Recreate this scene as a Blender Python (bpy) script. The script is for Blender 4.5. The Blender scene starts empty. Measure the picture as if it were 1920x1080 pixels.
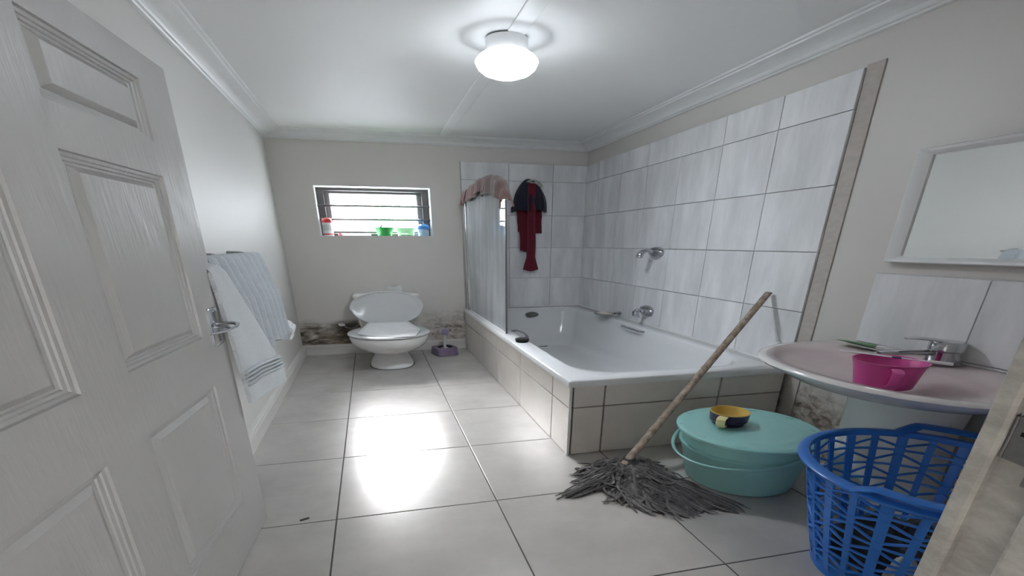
import bpy, bmesh, math, random
from mathutils import Vector, Matrix
random.seed(7)
S = bpy.context.scene
COL = S.collection
PI = math.pi

# ------------------------------------------------------------------ proportions
# Plan dimensions below are written in metres, mostly worked out from image pixels (U across, V into the room);
# W stretches them PLAN_STRETCH times about the camera to fit the image, heights are metres.
PLAN_STRETCH = 2.64628
def W(u, v, z): return Vector((u * PLAN_STRETCH, v * PLAN_STRETCH, z))

# ------------------------------------------------------------------ camera
cam = bpy.data.cameras.new('camera'); camo = bpy.data.objects.new('camera', cam); COL.objects.link(camo)
cam.sensor_fit = 'HORIZONTAL'; cam.sensor_width = 36.0
cam.lens = 921.68 / 1920 * 36.0
cam.shift_y = (933.52 - 540) / 1920
cam.clip_start = 0.02
camo.location = (0, 0, 1.4105)
camo.rotation_euler = (PI / 2 - 0.4781, 0, -0.25371)
S.camera = camo
S.view_settings.view_transform = 'Standard'; S.view_settings.look = 'None'
S.view_settings.gamma = 1.0; S.view_settings.use_curve_mapping = False
S.view_settings.exposure = 3.1

# ------------------------------------------------------------------ light
wd = bpy.data.worlds.new('sky'); S.world = wd; wd.use_nodes = True
wn = wd.node_tree.nodes; bg = wn['Background']
bg.inputs['Color'].default_value = (0.91, 0.955, 1.0, 1); bg.inputs['Strength'].default_value = 4.2
sd = bpy.data.lights.new('sun', 'SUN'); sun = bpy.data.objects.new('sun', sd); COL.objects.link(sun)
sd.energy = 30.0; sd.angle = math.radians(26); sd.color = (1.0, 0.95, 0.88)
sun_dir = Vector((0.62, -3.70, -1.90)).normalized()         # travelling in through the back window
sun.rotation_euler = sun_dir.to_track_quat('-Z', 'Y').to_euler()
sun.location = W(0.05, 3.6, 3.2)

# ------------------------------------------------------------------ node helpers
class NT:
    def __init__(s, name, bump=None):
        s.m = bpy.data.materials.new(name); s.m.use_nodes = True
        s.t = s.m.node_tree; s.n = s.t.nodes; s.l = s.t.links
        s.b = s.n['Principled BSDF']; s._pos = None
    def put(s, sock, val):
        if hasattr(val, 'is_output') or isinstance(val, bpy.types.NodeSocket): s.l.new(val, sock)
        else:
            if isinstance(val, (tuple, list)) and len(val) == 3 and sock.type == 'RGBA': val = (*val, 1)
            sock.default_value = val
    def pos(s):
        if not s._pos:
            g = s.n.new('ShaderNodeNewGeometry'); mp = s.n.new('ShaderNodeMapping')
            mp.inputs['Scale'].default_value = (1 / PLAN_STRETCH, 1 / PLAN_STRETCH, 1); s.l.new(g.outputs['Position'], mp.inputs['Vector'])
            sp = s.n.new('ShaderNodeSeparateXYZ'); s.l.new(mp.outputs[0], sp.inputs[0])
            s._pos = (sp.outputs[0], sp.outputs[1], sp.outputs[2])
        return s._pos
    def math(s, op, a, b=0.0, c=0.0, clamp=False):
        q = s.n.new('ShaderNodeMath'); q.operation = op; q.use_clamp = clamp
        s.put(q.inputs[0], a); s.put(q.inputs[1], b); s.put(q.inputs[2], c); return q.outputs[0]
    def comb(s, x, y, z):
        q = s.n.new('ShaderNodeCombineXYZ'); s.put(q.inputs[0], x); s.put(q.inputs[1], y); s.put(q.inputs[2], z); return q.outputs[0]
    def noise(s, vec, scale=1.0, detail=3.0, rough=0.5, dist=0.0):
        q = s.n.new('ShaderNodeTexNoise'); s.l.new(vec, q.inputs['Vector'])
        q.inputs['Scale'].default_value = scale; q.inputs['Detail'].default_value = detail
        q.inputs['Roughness'].default_value = rough; q.inputs['Distortion'].default_value = dist; return q.outputs['Fac']
    def step(s, x, lo, hi):
        q = s.n.new('ShaderNodeMapRange'); q.interpolation_type = 'SMOOTHSTEP'
        s.put(q.inputs['Value'], x); q.inputs['From Min'].default_value = lo; q.inputs['From Max'].default_value = hi
        return q.outputs['Result']
    def mix(s, f, a, b):
        q = s.n.new('ShaderNodeMix'); q.data_type = 'RGBA'; s.put(q.inputs['Factor'], f); s.put(q.inputs[6], a); s.put(q.inputs[7], b); return q.outputs[2]
    def bump(s, h, strength=0.2, dist=0.01):
        q = s.n.new('ShaderNodeBump'); q.inputs['Strength'].default_value = strength; q.inputs['Distance'].default_value = dist
        s.l.new(h, q.inputs['Height']); s.l.new(q.outputs[0], s.b.inputs['Normal'])
    def rnd(s):
        q = s.n.new('ShaderNodeObjectInfo'); return q.outputs['Random']
    def set(s, **k):
        for a, v in k.items(): s.put(s.b.inputs[a.replace('_', ' ')], v)
        return s

def plain(name, col, rough=0.45, metal=0.0, var=0.06, scale=30, **k):
    t = NT(name); u, v, z = t.pos()
    f = t.noise(t.comb(u, v, z), scale, 4)
    c2 = tuple(max(0, c * (1 - var)) for c in col); c1 = tuple(min(1, c * (1 + var)) for c in col)
    t.set(Base_Color=t.mix(f, c2, c1), Roughness=rough, Metallic=metal)
    for a, val in k.items(): t.put(t.b.inputs[a.replace('_', ' ')], val)
    return t.m

M = {}
def paint_wall(name, col, molds=(), rough=0.42, spec=0.5):
    """satin wall paint; molds = list of (axis 0/1, lo, hi, soft, ztop, zsoft, amount, sx, sz, threshold)"""
    t = NT(name); u, v, z = t.pos(); vec = t.comb(u, v, z)
    base = t.mix(t.noise(vec, 2.2, 4), tuple(c * .965 for c in col), col)
    fine = t.noise(vec, 160, 2)
    c = base
    for (ax, lo, hi, soft, ztop, zs, amt, sx, sz, th) in molds:
        a = (u, v)[ax]
        zone = t.math('MULTIPLY', t.step(a, lo - soft, lo + soft), t.math('SUBTRACT', 1.0, t.step(a, hi - soft, hi + soft)))
        wob = t.math('MULTIPLY_ADD', t.noise(t.comb(t.math('MULTIPLY', a, 9.0), z, 0.3), 1.0, 2), 0.28, -0.14)
        zz = t.math('ADD', z, wob)
        zone = t.math('MULTIPLY', zone, t.math('SUBTRACT', 1.0, t.step(zz, ztop - zs, ztop + zs)))
        nz = t.noise(t.comb(t.math('MULTIPLY', a, sx), 0.0, t.math('MULTIPLY', z, sz)), 1.0, 6, 0.68, 0.6)
        msk = t.step(nz, th, th + 0.22)
        film = t.math('MULTIPLY', t.math('MULTIPLY', zone, t.step(nz, th - .22, th + .12)), amt * 0.92)
        c = t.mix(film, c, (0.20, 0.145, 0.095))
        msk = t.math('MULTIPLY', t.math('MULTIPLY', msk, zone), amt, clamp=True)
        c = t.mix(msk, c, (0.035, 0.028, 0.02))
    t.set(Base_Color=c, Roughness=rough, Specular_IOR_Level=spec); t.bump(t.math('ADD', fine, t.noise(vec, 25, 3)), 0.10, 0.004)
    return t.m

WALL = (0.75, 0.715, 0.68)
M['wall_left'] = paint_wall('wall_paint_left', (0.69, 0.675, 0.65), rough=0.52, spec=0.42)
M['wall_back'] = paint_wall('wall_paint_back', WALL, molds=[
    (0, -0.44, 0.02, 0.05, 0.40, 0.08, 1.0, 11, 17, 0.46),
    (0, -0.24, 0.02, 0.05, 0.45, 0.06, 0.95, 9, 12, 0.42),
    (0, 0.26, 0.60, 0.07, 0.44, 0.20, 0.85, 22, 17, 0.52)])
M['wall_right'] = paint_wall('wall_paint_right', (0.68, 0.655, 0.62), molds=[
    (1, 0.92, 1.26, 0.06, 0.40, 0.12, 0.9, 26, 18, 0.50), (1, 0.45, 0.62, 0.05, 0.52, 0.10, 0.8, 20, 18, 0.5)])
M['wall_plain'] = paint_wall('wall_paint_plain', WALL)
M['ceiling'] = paint_wall('ceiling_paint', (0.88, 0.88, 0.87), rough=0.6, spec=0.3)
M['trim'] = plain('white_gloss_trim', (0.82, 0.825, 0.82), 0.35, var=.03)
M['base'] = plain('baseboard_paint', (0.66, 0.64, 0.61), 0.35, var=.05, scale=14)
M['grout'] = plain('dark_grout', (0.075, 0.07, 0.068), 0.8)
M['grout_light'] = plain('light_grout', (0.60, 0.59, 0.58), 0.8)
M['grout_mid'] = plain('mid_grout', (0.46, 0.455, 0.45), 0.8)

def tile_mat(name, c1, c2, rough, streak=False, sx=9.0, sz=1.1, spec=0.5):
    t = NT(name); u, v, z = t.pos(); r = t.rnd()
    if streak:
        a = t.math('ADD', t.math('ADD', u, v), t.math('MULTIPLY', r, 3.0))
        f = t.noise(t.comb(t.math('MULTIPLY', a, sx), t.math('MULTIPLY', r, 7.0), t.math('MULTIPLY', z, sz)), 1.0, 5, 0.6)
    else:
        f = t.noise(t.comb(t.math('ADD', u, t.math('MULTIPLY', r, 5.0)), v, z), 7.0, 6, 0.62)
    f = t.step(f, 0.28, 0.72)
    t.set(Base_Color=t.mix(f, c1, c2), Roughness=rough, Specular_IOR_Level=spec)
    t.bump(t.noise(t.comb(u, v, z), 60, 3), 0.05, 0.003)
    return t.m
M['floor_tile'] = tile_mat('floor_tile_glaze', (0.46, 0.437, 0.41), (0.53, 0.508, 0.483), 0.27, spec=0.28)
M['wall_tile'] = tile_mat('wall_tile_glaze', (0.69, 0.695, 0.71), (0.90, 0.905, 0.92), 0.24, True)
M['bath_tile'] = tile_mat('bath_tile_glaze', (0.66, 0.62, 0.575), (0.76, 0.72, 0.675), 0.22, True, 5, 2.0)
M['plaster'] = plain('bare_plaster_edge', (0.52, 0.475, 0.44), 0.8, var=.18, scale=40)
M['acrylic'] = plain('bath_acrylic', (0.74, 0.75, 0.76), 0.16, var=.015)
M['ceramic'] = plain('white_ceramic', (0.90, 0.895, 0.89), 0.08, var=.015)
M['ceramic_pink'] = plain('basin_ceramic', (0.85, 0.82, 0.815), 0.08, var=.02)
M['basin_inside'] = plain('basin_bowl_soap_film', (0.66, 0.56, 0.565), 0.22, var=.05)
M['seat'] = plain('toilet_seat_plastic', (0.66, 0.67, 0.68), 0.22, var=.015)
M['sheet'] = plain('white_gloss_overlay', (0.94, 0.94, 0.955), 0.15, var=.01)
M['sheet_line'] = plain('grey_overlay_outline', (0.30, 0.30, 0.33), 0.4)
M['chrome'] = plain('chrome', (0.50, 0.51, 0.53), 0.12, 1.0, var=.02)
M['steel'] = plain('worn_steel', (0.26, 0.26, 0.26), 0.42, 1.0, var=.25, scale=60)
M['black'] = plain('black_rubber', (0.015, 0.015, 0.016), 0.4)
M['dark_hole'] = plain('dark_recess', (0.02, 0.02, 0.02), 0.8)
M['frame'] = plain('bronze_aluminium', (0.075, 0.07, 0.072), 0.42, var=.1)
M['sash'] = plain('grey_sash', (0.20, 0.185, 0.185), 0.45, var=.08)
M['teal'] = plain('teal_plastic', (0.34, 0.66, 0.64), 0.38, var=.04)
M['blue'] = plain('blue_plastic', (0.035, 0.20, 0.70), 0.30, var=.05)
M['pink'] = plain('magenta_plastic', (0.72, 0.10, 0.38), 0.32, var=.04)
M['purple'] = plain('dark_purple_plastic', (0.045, 0.022, 0.075), 0.3)
M['yellow'] = plain('yellow_plastic', (0.74, 0.52, 0.14), 0.35)
M['cream'] = plain('cream_plastic', (0.80, 0.70, 0.36), 0.35)
M['lavender'] = plain('lavender_plastic', (0.22, 0.16, 0.26), 0.4)
M['lav_light'] = plain('light_lavender_bristle', (0.50, 0.44, 0.68), 0.6)
M['offwhite'] = plain('off_white_plastic', (0.62, 0.62, 0.60), 0.4)
M['white'] = plain('white_plastic', (0.82, 0.82, 0.82), 0.3)
M['red'] = plain('red_plastic', (0.62, 0.045, 0.05), 0.32)
M['green'] = plain('green_plastic', (0.06, 0.52, 0.13), 0.35)
M['pale_green'] = plain('pale_green_plastic', (0.46, 0.72, 0.50), 0.25, Alpha=0.75)
M['skyblue'] = plain('sky_blue_plastic', (0.06, 0.29, 0.72), 0.3)
M['tubegreen'] = plain('printed_green_tube', (0.05, 0.17, 0.05), 0.3, var=.8, scale=60)
M['navy_plastic'] = plain('navy_plastic', (0.03, 0.04, 0.13), 0.3)
M['paper'] = plain('tissue_paper', (0.78, 0.78, 0.78), 0.95, var=.04)
M['card'] = plain('cardboard_core', (0.10, 0.08, 0.06), 0.9)
M['soap'] = plain('cream_soap', (0.74, 0.70, 0.58), 0.45)
M['crumb'] = plain('dark_crumb', (0.05, 0.045, 0.04), 0.8)

def cloth(name, col, scale=260, strength=0.5, var=.2, mix2=None):
    t = NT(name); u, v, z = t.pos(); vec = t.comb(u, v, z)
    f = t.noise(vec, 12, 5, .6); n = t.noise(vec, scale, 3)
    c2 = mix2 or tuple(c * (1 - var) for c in col)
    t.set(Base_Color=t.mix(f, c2, col), Roughness=0.95)
    t.b.inputs['Sheen Weight'].default_value = 0.25
    t.bump(n, strength, 0.012); return t.m
M['towel'] = cloth('blue_grey_terry', (0.47, 0.51, 0.54), 150, 0.9)
M['towel2'] = cloth('pale_grey_terry', (0.56, 0.585, 0.60), 170, 0.8, .1)
M['navy'] = cloth('navy_knit', (0.012, 0.014, 0.035), 120, .6)
M['maroon'] = cloth('dark_red_voile', (0.17, 0.006, 0.024), 160, .4, .4)
M['rose'] = cloth('dusty_pink_cloth', (0.19, 0.085, 0.085), 140, .6, .2)
M['rust'] = cloth('brown_pink_cloth', (0.12, 0.07, 0.058), 140, .6, .35)
M['darkheap'] = cloth('black_heap', (0.018, 0.02, 0.03), 60, .6)
M['whitecloth'] = cloth('white_laundry', (0.62, 0.64, 0.60), 60, .6)
M['mop'] = cloth('grey_mop_yarn', (0.105, 0.098, 0.094), 200, .7, .75)

M['mop_light'] = cloth('pale_mop_yarn', (0.20, 0.19, 0.185), 200, .7, .5)

def wood():
    t = NT('mop_handle_wood'); u, v, z = t.pos()
    f = t.noise(t.comb(t.math('MULTIPLY', u, 60.0), t.math('MULTIPLY', v, 60.0), t.math('MULTIPLY', z, 9.0)), 1, 4, .6)
    t.set(Base_Color=t.mix(t.step(f, .3, .7), (0.19, 0.135, 0.10), (0.42, 0.335, 0.265)), Roughness=.6); t.bump(f, .2, .005); return t.m
M['wood'] = wood()

def door_mat():
    t = NT('door_paint_woodgrain'); u, v, z = t.pos()
    warp = t.noise(t.comb(t.math('MULTIPLY', v, 5.0), u, t.math('MULTIPLY', z, 2.2)), 1.0, 2)
    a = t.math('MULTIPLY_ADD', warp, 26.0, t.math('MULTIPLY', v, 60.0))
    w = t.math('SINE', t.math('MULTIPLY_ADD', z, 5.0, a))
    f = t.noise(t.comb(t.math('MULTIPLY', v, 130.0), u, t.math('MULTIPLY', z, 7.0)), 1, 4, .6)
    h = t.math('MULTIPLY_ADD', w, 0.22, f)
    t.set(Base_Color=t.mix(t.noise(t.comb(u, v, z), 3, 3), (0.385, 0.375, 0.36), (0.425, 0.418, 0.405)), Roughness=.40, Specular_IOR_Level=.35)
    t.bump(h, 0.40, 0.008); return t.m
M['door'] = door_mat()
def jamb_mat():
    t = NT('chipped_jamb_paint'); u, v, z = t.pos(); f = t.noise(t.comb(u, v, z), 22, 6, .7)
    t.set(Base_Color=t.mix(t.step(f, .35, .7), (0.42, 0.40, 0.375), (0.60, 0.585, 0.55)), Roughness=.5); t.bump(f, .35, .01); return t.m
M['jamb'] = jamb_mat()

def frosted():
    t = NT('frosted_glass'); u, v, z = t.pos()
    f = t.noise(t.comb(u, v, z), 110, 3, .7)
    tr = t.n.new('ShaderNodeBsdfTransparent'); tl = t.n.new('ShaderNodeBsdfTranslucent'); gl = t.n.new('ShaderNodeBsdfGlossy')
    tl.inputs['Color'].default_value = (.44, .47, .50, 1); tr.inputs['Color'].default_value = (.55, .56, .58, 1); gl.inputs['Roughness'].default_value = .25
    m1 = t.n.new('ShaderNodeMixShader'); m2 = t.n.new('ShaderNodeMixShader')
    t.l.new(t.math('MULTIPLY_ADD', t.step(f, .40, .62), .35, .10), m1.inputs[0]); t.l.new(tr.outputs[0], m1.inputs[1]); t.l.new(tl.outputs[0], m1.inputs[2])
    m2.inputs[0].default_value = .06; t.l.new(m1.outputs[0], m2.inputs[1]); t.l.new(gl.outputs[0], m2.inputs[2])
    t.l.new(m2.outputs[0], t.n['Material Output'].inputs['Surface']); return t.m
M['frosted'] = frosted()
def screen_glass():
    t = NT('water_marked_screen_glass'); u, v, z = t.pos()
    f = t.noise(t.comb(t.math('MULTIPLY', v, 26.0), u, t.math('MULTIPLY', z, 1.4)), 1, 5, .65)
    f2 = t.noise(t.comb(v, u, z), 3.0, 3)
    g = t.math('MULTIPLY', t.step(f, .36, .66), t.step(f2, .15, .60))
    tr = t.n.new('ShaderNodeBsdfTransparent'); tr.inputs['Color'].default_value = (.86, .90, .90, 1)
    df = t.n.new('ShaderNodeBsdfTranslucent'); df.inputs['Color'].default_value = (.90, .95, .99, 1)
    dd = t.n.new('ShaderNodeBsdfDiffuse'); dd.inputs['Color'].default_value = (.86, .92, .97, 1)
    ad = t.n.new('ShaderNodeMixShader'); ad.inputs[0].default_value = .6; t.l.new(df.outputs[0], ad.inputs[1]); t.l.new(dd.outputs[0], ad.inputs[2])
    gl = t.n.new('ShaderNodeBsdfGlossy'); gl.inputs['Roughness'].default_value = .03
    m1 = t.n.new('ShaderNodeMixShader'); t.l.new(t.math('MULTIPLY_ADD', g, .24, .72), m1.inputs[0]); t.l.new(tr.outputs[0], m1.inputs[1]); t.l.new(ad.outputs[0], m1.inputs[2])
    fr = t.n.new('ShaderNodeFresnel'); fr.inputs[0].default_value = 1.55
    m2 = t.n.new('ShaderNodeMixShader'); t.l.new(fr.outputs[0], m2.inputs[0]); t.l.new(m1.outputs[0], m2.inputs[1]); t.l.new(gl.outputs[0], m2.inputs[2])
    t.l.new(m2.outputs[0], t.n['Material Output'].inputs['Surface']); return t.m
M['screen'] = screen_glass()
def mirror_mat():
    t = NT('mirror_silver'); t.set(Base_Color=(.86, .88, .88), Metallic=1.0, Roughness=.015); return t.m
M['mirror'] = mirror_mat()
def lamp_mat(name, e):
    t = NT(name); t.set(Base_Color=(.8, .85, .9), Roughness=.4, Emission_Color=(.86, .93, 1.0), Emission_Strength=e); return t.m
M['lamp'] = lamp_mat('lamp_diffuser', 9.0); M['lamp_collar'] = lamp_mat('lamp_collar_glow', 0.24)

# ------------------------------------------------------------------ mesh helpers
class MB:
    def __init__(s): s.v = []; s.f = []
    def add(s, vs, fs, X=None):
        o = len(s.v)
        for p in vs:
            p = Vector(p); s.v.append(X @ p if X else p)
        for f in fs: s.f.append(tuple(i + o for i in f))
        return s
    def box(s, u0, u1, v0, v1, z0, z1, bev=0.0, X=None, seg=2):
        if bev <= 0:
            vs = [(x, y, z) for z in (z0, z1) for y in (v0, v1) for x in (u0, u1)]
            return s.add(vs, [(0, 2, 3, 1), (4, 5, 7, 6), (0, 1, 5, 4), (2, 6, 7, 3), (0, 4, 6, 2), (1, 3, 7, 5)], X)
        bm = bmesh.new(); bmesh.ops.create_cube(bm, size=1)
        for q in bm.verts: q.co = Vector(((u0 + u1) / 2 + q.co.x * (u1 - u0), (v0 + v1) / 2 + q.co.y * (v1 - v0), (z0 + z1) / 2 + q.co.z * (z1 - z0)))
        bmesh.ops.bevel(bm, geom=bm.edges[:], offset=bev, segments=seg, profile=.5, affect='EDGES', clamp_overlap=True)
        bm.verts.index_update(); s.add([q.co.copy() for q in bm.verts], [[q.index for q in f.verts] for f in bm.faces], X); bm.free(); return s
    def rings(s, rings, closed=True, cap0=True, cap1=True, X=None):
        """loft equal-length loops"""
        n = len(rings[0]); vs = [p for r in rings for p in r]; fs = []
        for i in range(len(rings) - 1):
            for j in range(n if closed else n - 1):
                a, b = i * n + j, i * n + (j + 1) % n
                fs.append((a, b, b + n, a + n))
        if cap0: fs.append(tuple(range(n))[::-1])
        if cap1: fs.append(tuple(range((len(rings) - 1) * n, len(rings) * n)))
        return s.add(vs, fs, X)
    def lathe(s, prof, seg=32, X=None, cap0=True, cap1=True, su=1.0, sv=1.0):
        R = [[(r * math.cos(2 * PI * k / seg) * su, r * math.sin(2 * PI * k / seg) * sv, z) for k in range(seg)] for r, z in prof]
        return s.rings(R, True, cap0, cap1, X)
    def tube(s, path, rad, seg=8, closed=False, caps=True, flat=None, X=None):
        P = [Vector(p) for p in path]; n = len(P); R = []; prev = None
        for i in range(n):
            if closed: t = P[(i + 1) % n] - P[i - 1]
            else: t = P[min(i + 1, n - 1)] - P[max(i - 1, 0)]
            if t.length < 1e-9: t = Vector((0, 0, 1))
            t.normalize()
            if prev is None:
                a = Vector((0, 0, 1)) if abs(t.z) < .9 else Vector((1, 0, 0))
                nrm = (a - t * a.dot(t)).normalized()
            else:
                nrm = prev - t * prev.dot(t)
                nrm = nrm.normalized() if nrm.length > 1e-6 else t.orthogonal().normalized()
            prev = nrm; bn = t.cross(nrm); r = rad[i] if isinstance(rad, (list, tuple)) else rad
            fa, fb = flat or (1, 1)
            R.append([P[i] + nrm * (r * fa * math.cos(2 * PI * k / seg)) + bn * (r * fb * math.sin(2 * PI * k / seg)) for k in range(seg)])
        if closed: R.append(R[0]); return s.rings(R, True, False, False, X)
        return s.rings(R, True, caps, caps, X)
    def sheet(s, grid, th=0.004, X=None):
        """closed thin cloth from a grid of points, with real thickness"""
        G = [[Vector(p) for p in r] for r in grid]; a, b = len(G), len(G[0]); N = []
        for i in range(a):
            row = []
            for j in range(b):
                d1 = G[min(i + 1, a - 1)][j] - G[max(i - 1, 0)][j]; d2 = G[i][min(j + 1, b - 1)] - G[i][max(j - 1, 0)]
                c = d1.cross(d2); row.append(c.normalized() if c.length > 1e-12 else Vector((0, 0, 1)))
            N.append(row)
        vs = [G[i][j] + N[i][j] * th / 2 for i in range(a) for j in range(b)] + [G[i][j] - N[i][j] * th / 2 for i in range(a) for j in range(b)]
        o = a * b; fs = []
        for i in range(a - 1):
            for j in range(b - 1):
                q = (i * b + j, i * b + j + 1, (i + 1) * b + j + 1, (i + 1) * b + j)
                fs.append(q); fs.append(tuple(k + o for k in q[::-1]))
        edge = [(0, j) for j in range(b)] + [(i, b - 1) for i in range(1, a)] + [(a - 1, j) for j in range(b - 2, -1, -1)] + [(i, 0) for i in range(a - 2, 0, -1)]
        E = [i * b + j for i, j in edge]
        for k in range(len(E)):
            p, q = E[k], E[(k + 1) % len(E)]; fs.append((q, p, p + o, q + o))
        return s.add(vs, fs, X)
    def prism(s, poly, h0, h1, axis=2, X=None):
        """polygon (list of 2D) extruded along axis"""
        def P(p, h): return {2: (p[0], p[1], h), 0: (h, p[0], p[1]), 1: (p[0], h, p[1])}[axis]
        return s.rings([[P(p, h0) for p in poly], [P(p, h1) for p in poly]], X=X)

def T(u, v, z, rz=0.0, rx=0.0, ry=0.0):
    return Matrix.Translation((u, v, z)) @ Matrix.Rotation(rz, 4, 'Z') @ Matrix.Rotation(ry, 4, 'Y') @ Matrix.Rotation(rx, 4, 'X')

BASE = {}
def tag(o, label=None, cat=None, group=None, kind=None):
    if label: o['label'] = label
    if cat: o['category'] = cat
    if group: o['group'] = group
    if kind: o['kind'] = kind
    return o
def mesh(name, mb, mat, base=(0, 0, 0), smooth=35):
    me = bpy.data.meshes.new(name); B = W(*base)
    me.from_pydata([W(*p) - B for p in mb.v], [], mb.f)
    bm = bmesh.new(); bm.from_mesh(me); bmesh.ops.recalc_face_normals(bm, faces=bm.faces[:]); bm.to_mesh(me); bm.free()
    if smooth:
        me.shade_smooth(); me.set_sharp_from_angle(angle=math.radians(smooth))
    me.materials.append(M[mat] if isinstance(mat, str) else mat); return me
def top(name, mb, mat, label, cat, base=(0, 0, 0), group=None, kind=None, smooth=35):
    o = bpy.data.objects.new(name, mesh(name, mb, mat, base, smooth)); COL.objects.link(o); o.location = W(*base); BASE[o.name] = base
    return tag(o, label, cat, group, kind)
def thing(name, label, cat, base, group=None, kind=None):
    o = bpy.data.objects.new(name, None); COL.objects.link(o); o.location = W(*base); o.empty_display_size = .05; BASE[o.name] = base
    return tag(o, label, cat, group, kind)
def part(name, mb, mat, parent, smooth=35, label=None, kind=None):
    b = BASE[parent.name]
    o = bpy.data.objects.new(name, mesh(name, mb, mat, b, smooth)); COL.objects.link(o); o.parent = parent; BASE[o.name] = b
    return tag(o, label, None, None, kind)
_tiles = {}
def piece(name, parent, mat, c, size, chamfer=.0015):
    """one tile or slab: a chamfered block centred at c (unstretched metres); alike sizes share mesh data"""
    key = (name, mat, tuple(round(x, 4) for x in size))
    if key not in _tiles:
        a, b, h = (x / 2 for x in size); k = chamfer; thin = min(range(3), key=lambda i: size[i])
        def ring(e, w):
            q = [(-1, -1), (1, -1), (1, 1), (-1, 1)]; o = []
            ax = [i for i in range(3) if i != thin]; d = (a, b, h)
            for sx, sy in q:
                p = [0, 0, 0]; p[ax[0]] = sx * (d[ax[0]] - e); p[ax[1]] = sy * (d[ax[1]] - e); p[thin] = w; o.append(p)
            return o
        d = (a, b, h)[thin]
        m = MB().rings([ring(k, -d), ring(0, -d + k), ring(0, d - k), ring(k, d)])
        _tiles[key] = mesh(name, m, mat, (0, 0, 0), 0)
    o = bpy.data.objects.new(name, _tiles[key]); COL.objects.link(o); o.parent = parent
    o.location = W(*c) - W(*BASE[parent.name]); return o

UL, UR, VB = -0.4009, 1.161, 2.885        # left wall, right wall, back wall
VF = 0.25                                 # room face of the door wall
ZC = 2.60                                 # ceiling
UBT, VBT, ZR = 0.4731, 1.2095, 0.5605     # bath side, bath front, bath rim

# ================================================================== SETTING
# ---- floor
fl = top('floor', MB().box(UL - .1, UR + .1, VF - .02, VB + .05, -.08, -.003), 'grout', 'floor of pale beige ceramic tiles with dark joints', 'floor', kind='structure', smooth=0)
J = .0034
us = [UL] + [-.1363 + .357 * i for i in range(0, 4)] + [UR]
vs_ = [VF] + [.9929 + .3574 * j for j in range(-2, 6) if .9929 + .3574 * j > VF + .03] + [VB]
for i in range(len(us) - 1):
    for j in range(len(vs_) - 1):
        a, b, c, d = us[i], us[i + 1], vs_[j], vs_[j + 1]
        if a >= UBT - .01 and c >= VBT - .01: continue
        if c >= VBT - .01 and b > UBT: b = UBT + .01
        w, h = b - a - J, d - c - J
        piece('floor_tile', fl, 'floor_tile', ((a + b) / 2, (c + d) / 2, -.005), (w, h, .010), .0009)
hall = top('floor_hall', MB().box(-1.6, 1.6, -2.4, VF - .02, -.08, -.006), 'floor_tile', 'tiled hallway floor outside the door', 'floor', kind='structure', smooth=0)

top('unseen_hall_wall_left', MB().box(-1.7, -1.6, -2.4, VF - .06, -.08, ZC + .02), 'wall_plain', 'unseen hallway wall on the hinge side, added to cut light from behind', 'wall', kind='structure', smooth=0)  # unseen hall box, added to weaken the light from behind the camera
top('unseen_hall_wall_right', MB().box(1.6, 1.7, -2.4, VF - .06, -.08, ZC + .02), 'wall_plain', 'unseen hallway wall on the latch side, added to cut light from behind', 'wall', kind='structure', smooth=0)
top('unseen_hall_wall_end', MB().box(-1.7, 1.25, -2.5, -2.4, -.08, ZC + .02), 'wall_plain', 'unseen hallway end wall, added to narrow the light from behind', 'wall', kind='structure', smooth=0)  # unseen end wall, its gap narrowed to dim the near side
top('wall_hall_door', MB().box(-1.7, UL - .12, VF - .06, VF, -.08, ZC + .02).box(UR + .12, 1.7, VF - .06, VF, -.08, ZC + .02), 'wall_plain', 'painted hallway wall on both sides of the bathroom', 'wall', kind='structure', smooth=0)
top('unseen_hall_ceiling', MB().box(-1.7, 1.7, -2.5, .08, ZC, ZC + .08), 'ceiling', 'unseen hallway ceiling, added to cut light from behind', 'ceiling', kind='structure', smooth=0)  # closes the added hall box against skylight

# ---- ceiling
top('ceiling', MB().box(UL - .12, UR + .12, .08, VB + .12, ZC, ZC + .08), 'ceiling', 'flat white painted ceiling', 'ceiling', kind='structure', smooth=0)
top('trim_1', MB().box(.378, .424, .26, VB - .05, ZC - .009, ZC + .002, .003), 'ceiling', 'narrow white cover strip running along the ceiling past the lamp', 'trim', kind='structure')

# ---- walls
top('wall_left', MB().box(UL - .12, UL, .10, VB + .2, -.08, ZC + .02), 'wall_left', 'white painted wall with the towel rail', 'wall', kind='structure', smooth=0)
WU0, WU1, WZ0, WZ1 = -.226, .330, 1.490, 2.057
m = MB()
m.box(UL - .12, WU0, VB, VB + .17, -.08, ZC + .02).box(WU1, UR + .12, VB, VB + .17, -.08, ZC + .02)
m.box(WU0, WU1, VB, VB + .17, -.08, WZ0).box(WU0, WU1, VB, VB + .17, WZ1, ZC + .02)
wb = top('wall_back', m, 'wall_back', 'off-white back wall with the small window and black mould low down', 'wall', kind='structure', smooth=0)
wr = top('wall_right', MB().box(UR, UR + .12, .10, VB + .2, -.08, ZC + .02), 'wall_right', 'cream painted wall, tiled above the bath and behind the basin', 'wall', kind='structure', smooth=0)
m = MB(); m.box(UL - .12, -.372, VF - .06, VF, -.08, ZC + .02).box(.472, UR + .12, VF - .06, VF, -.08, ZC + .02).box(-.372, .472, VF - .06, VF, 2.10, ZC + .02)
top('wall_front', m, 'wall_plain', 'painted wall around the doorway', 'wall', kind='structure', smooth=0)

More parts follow.
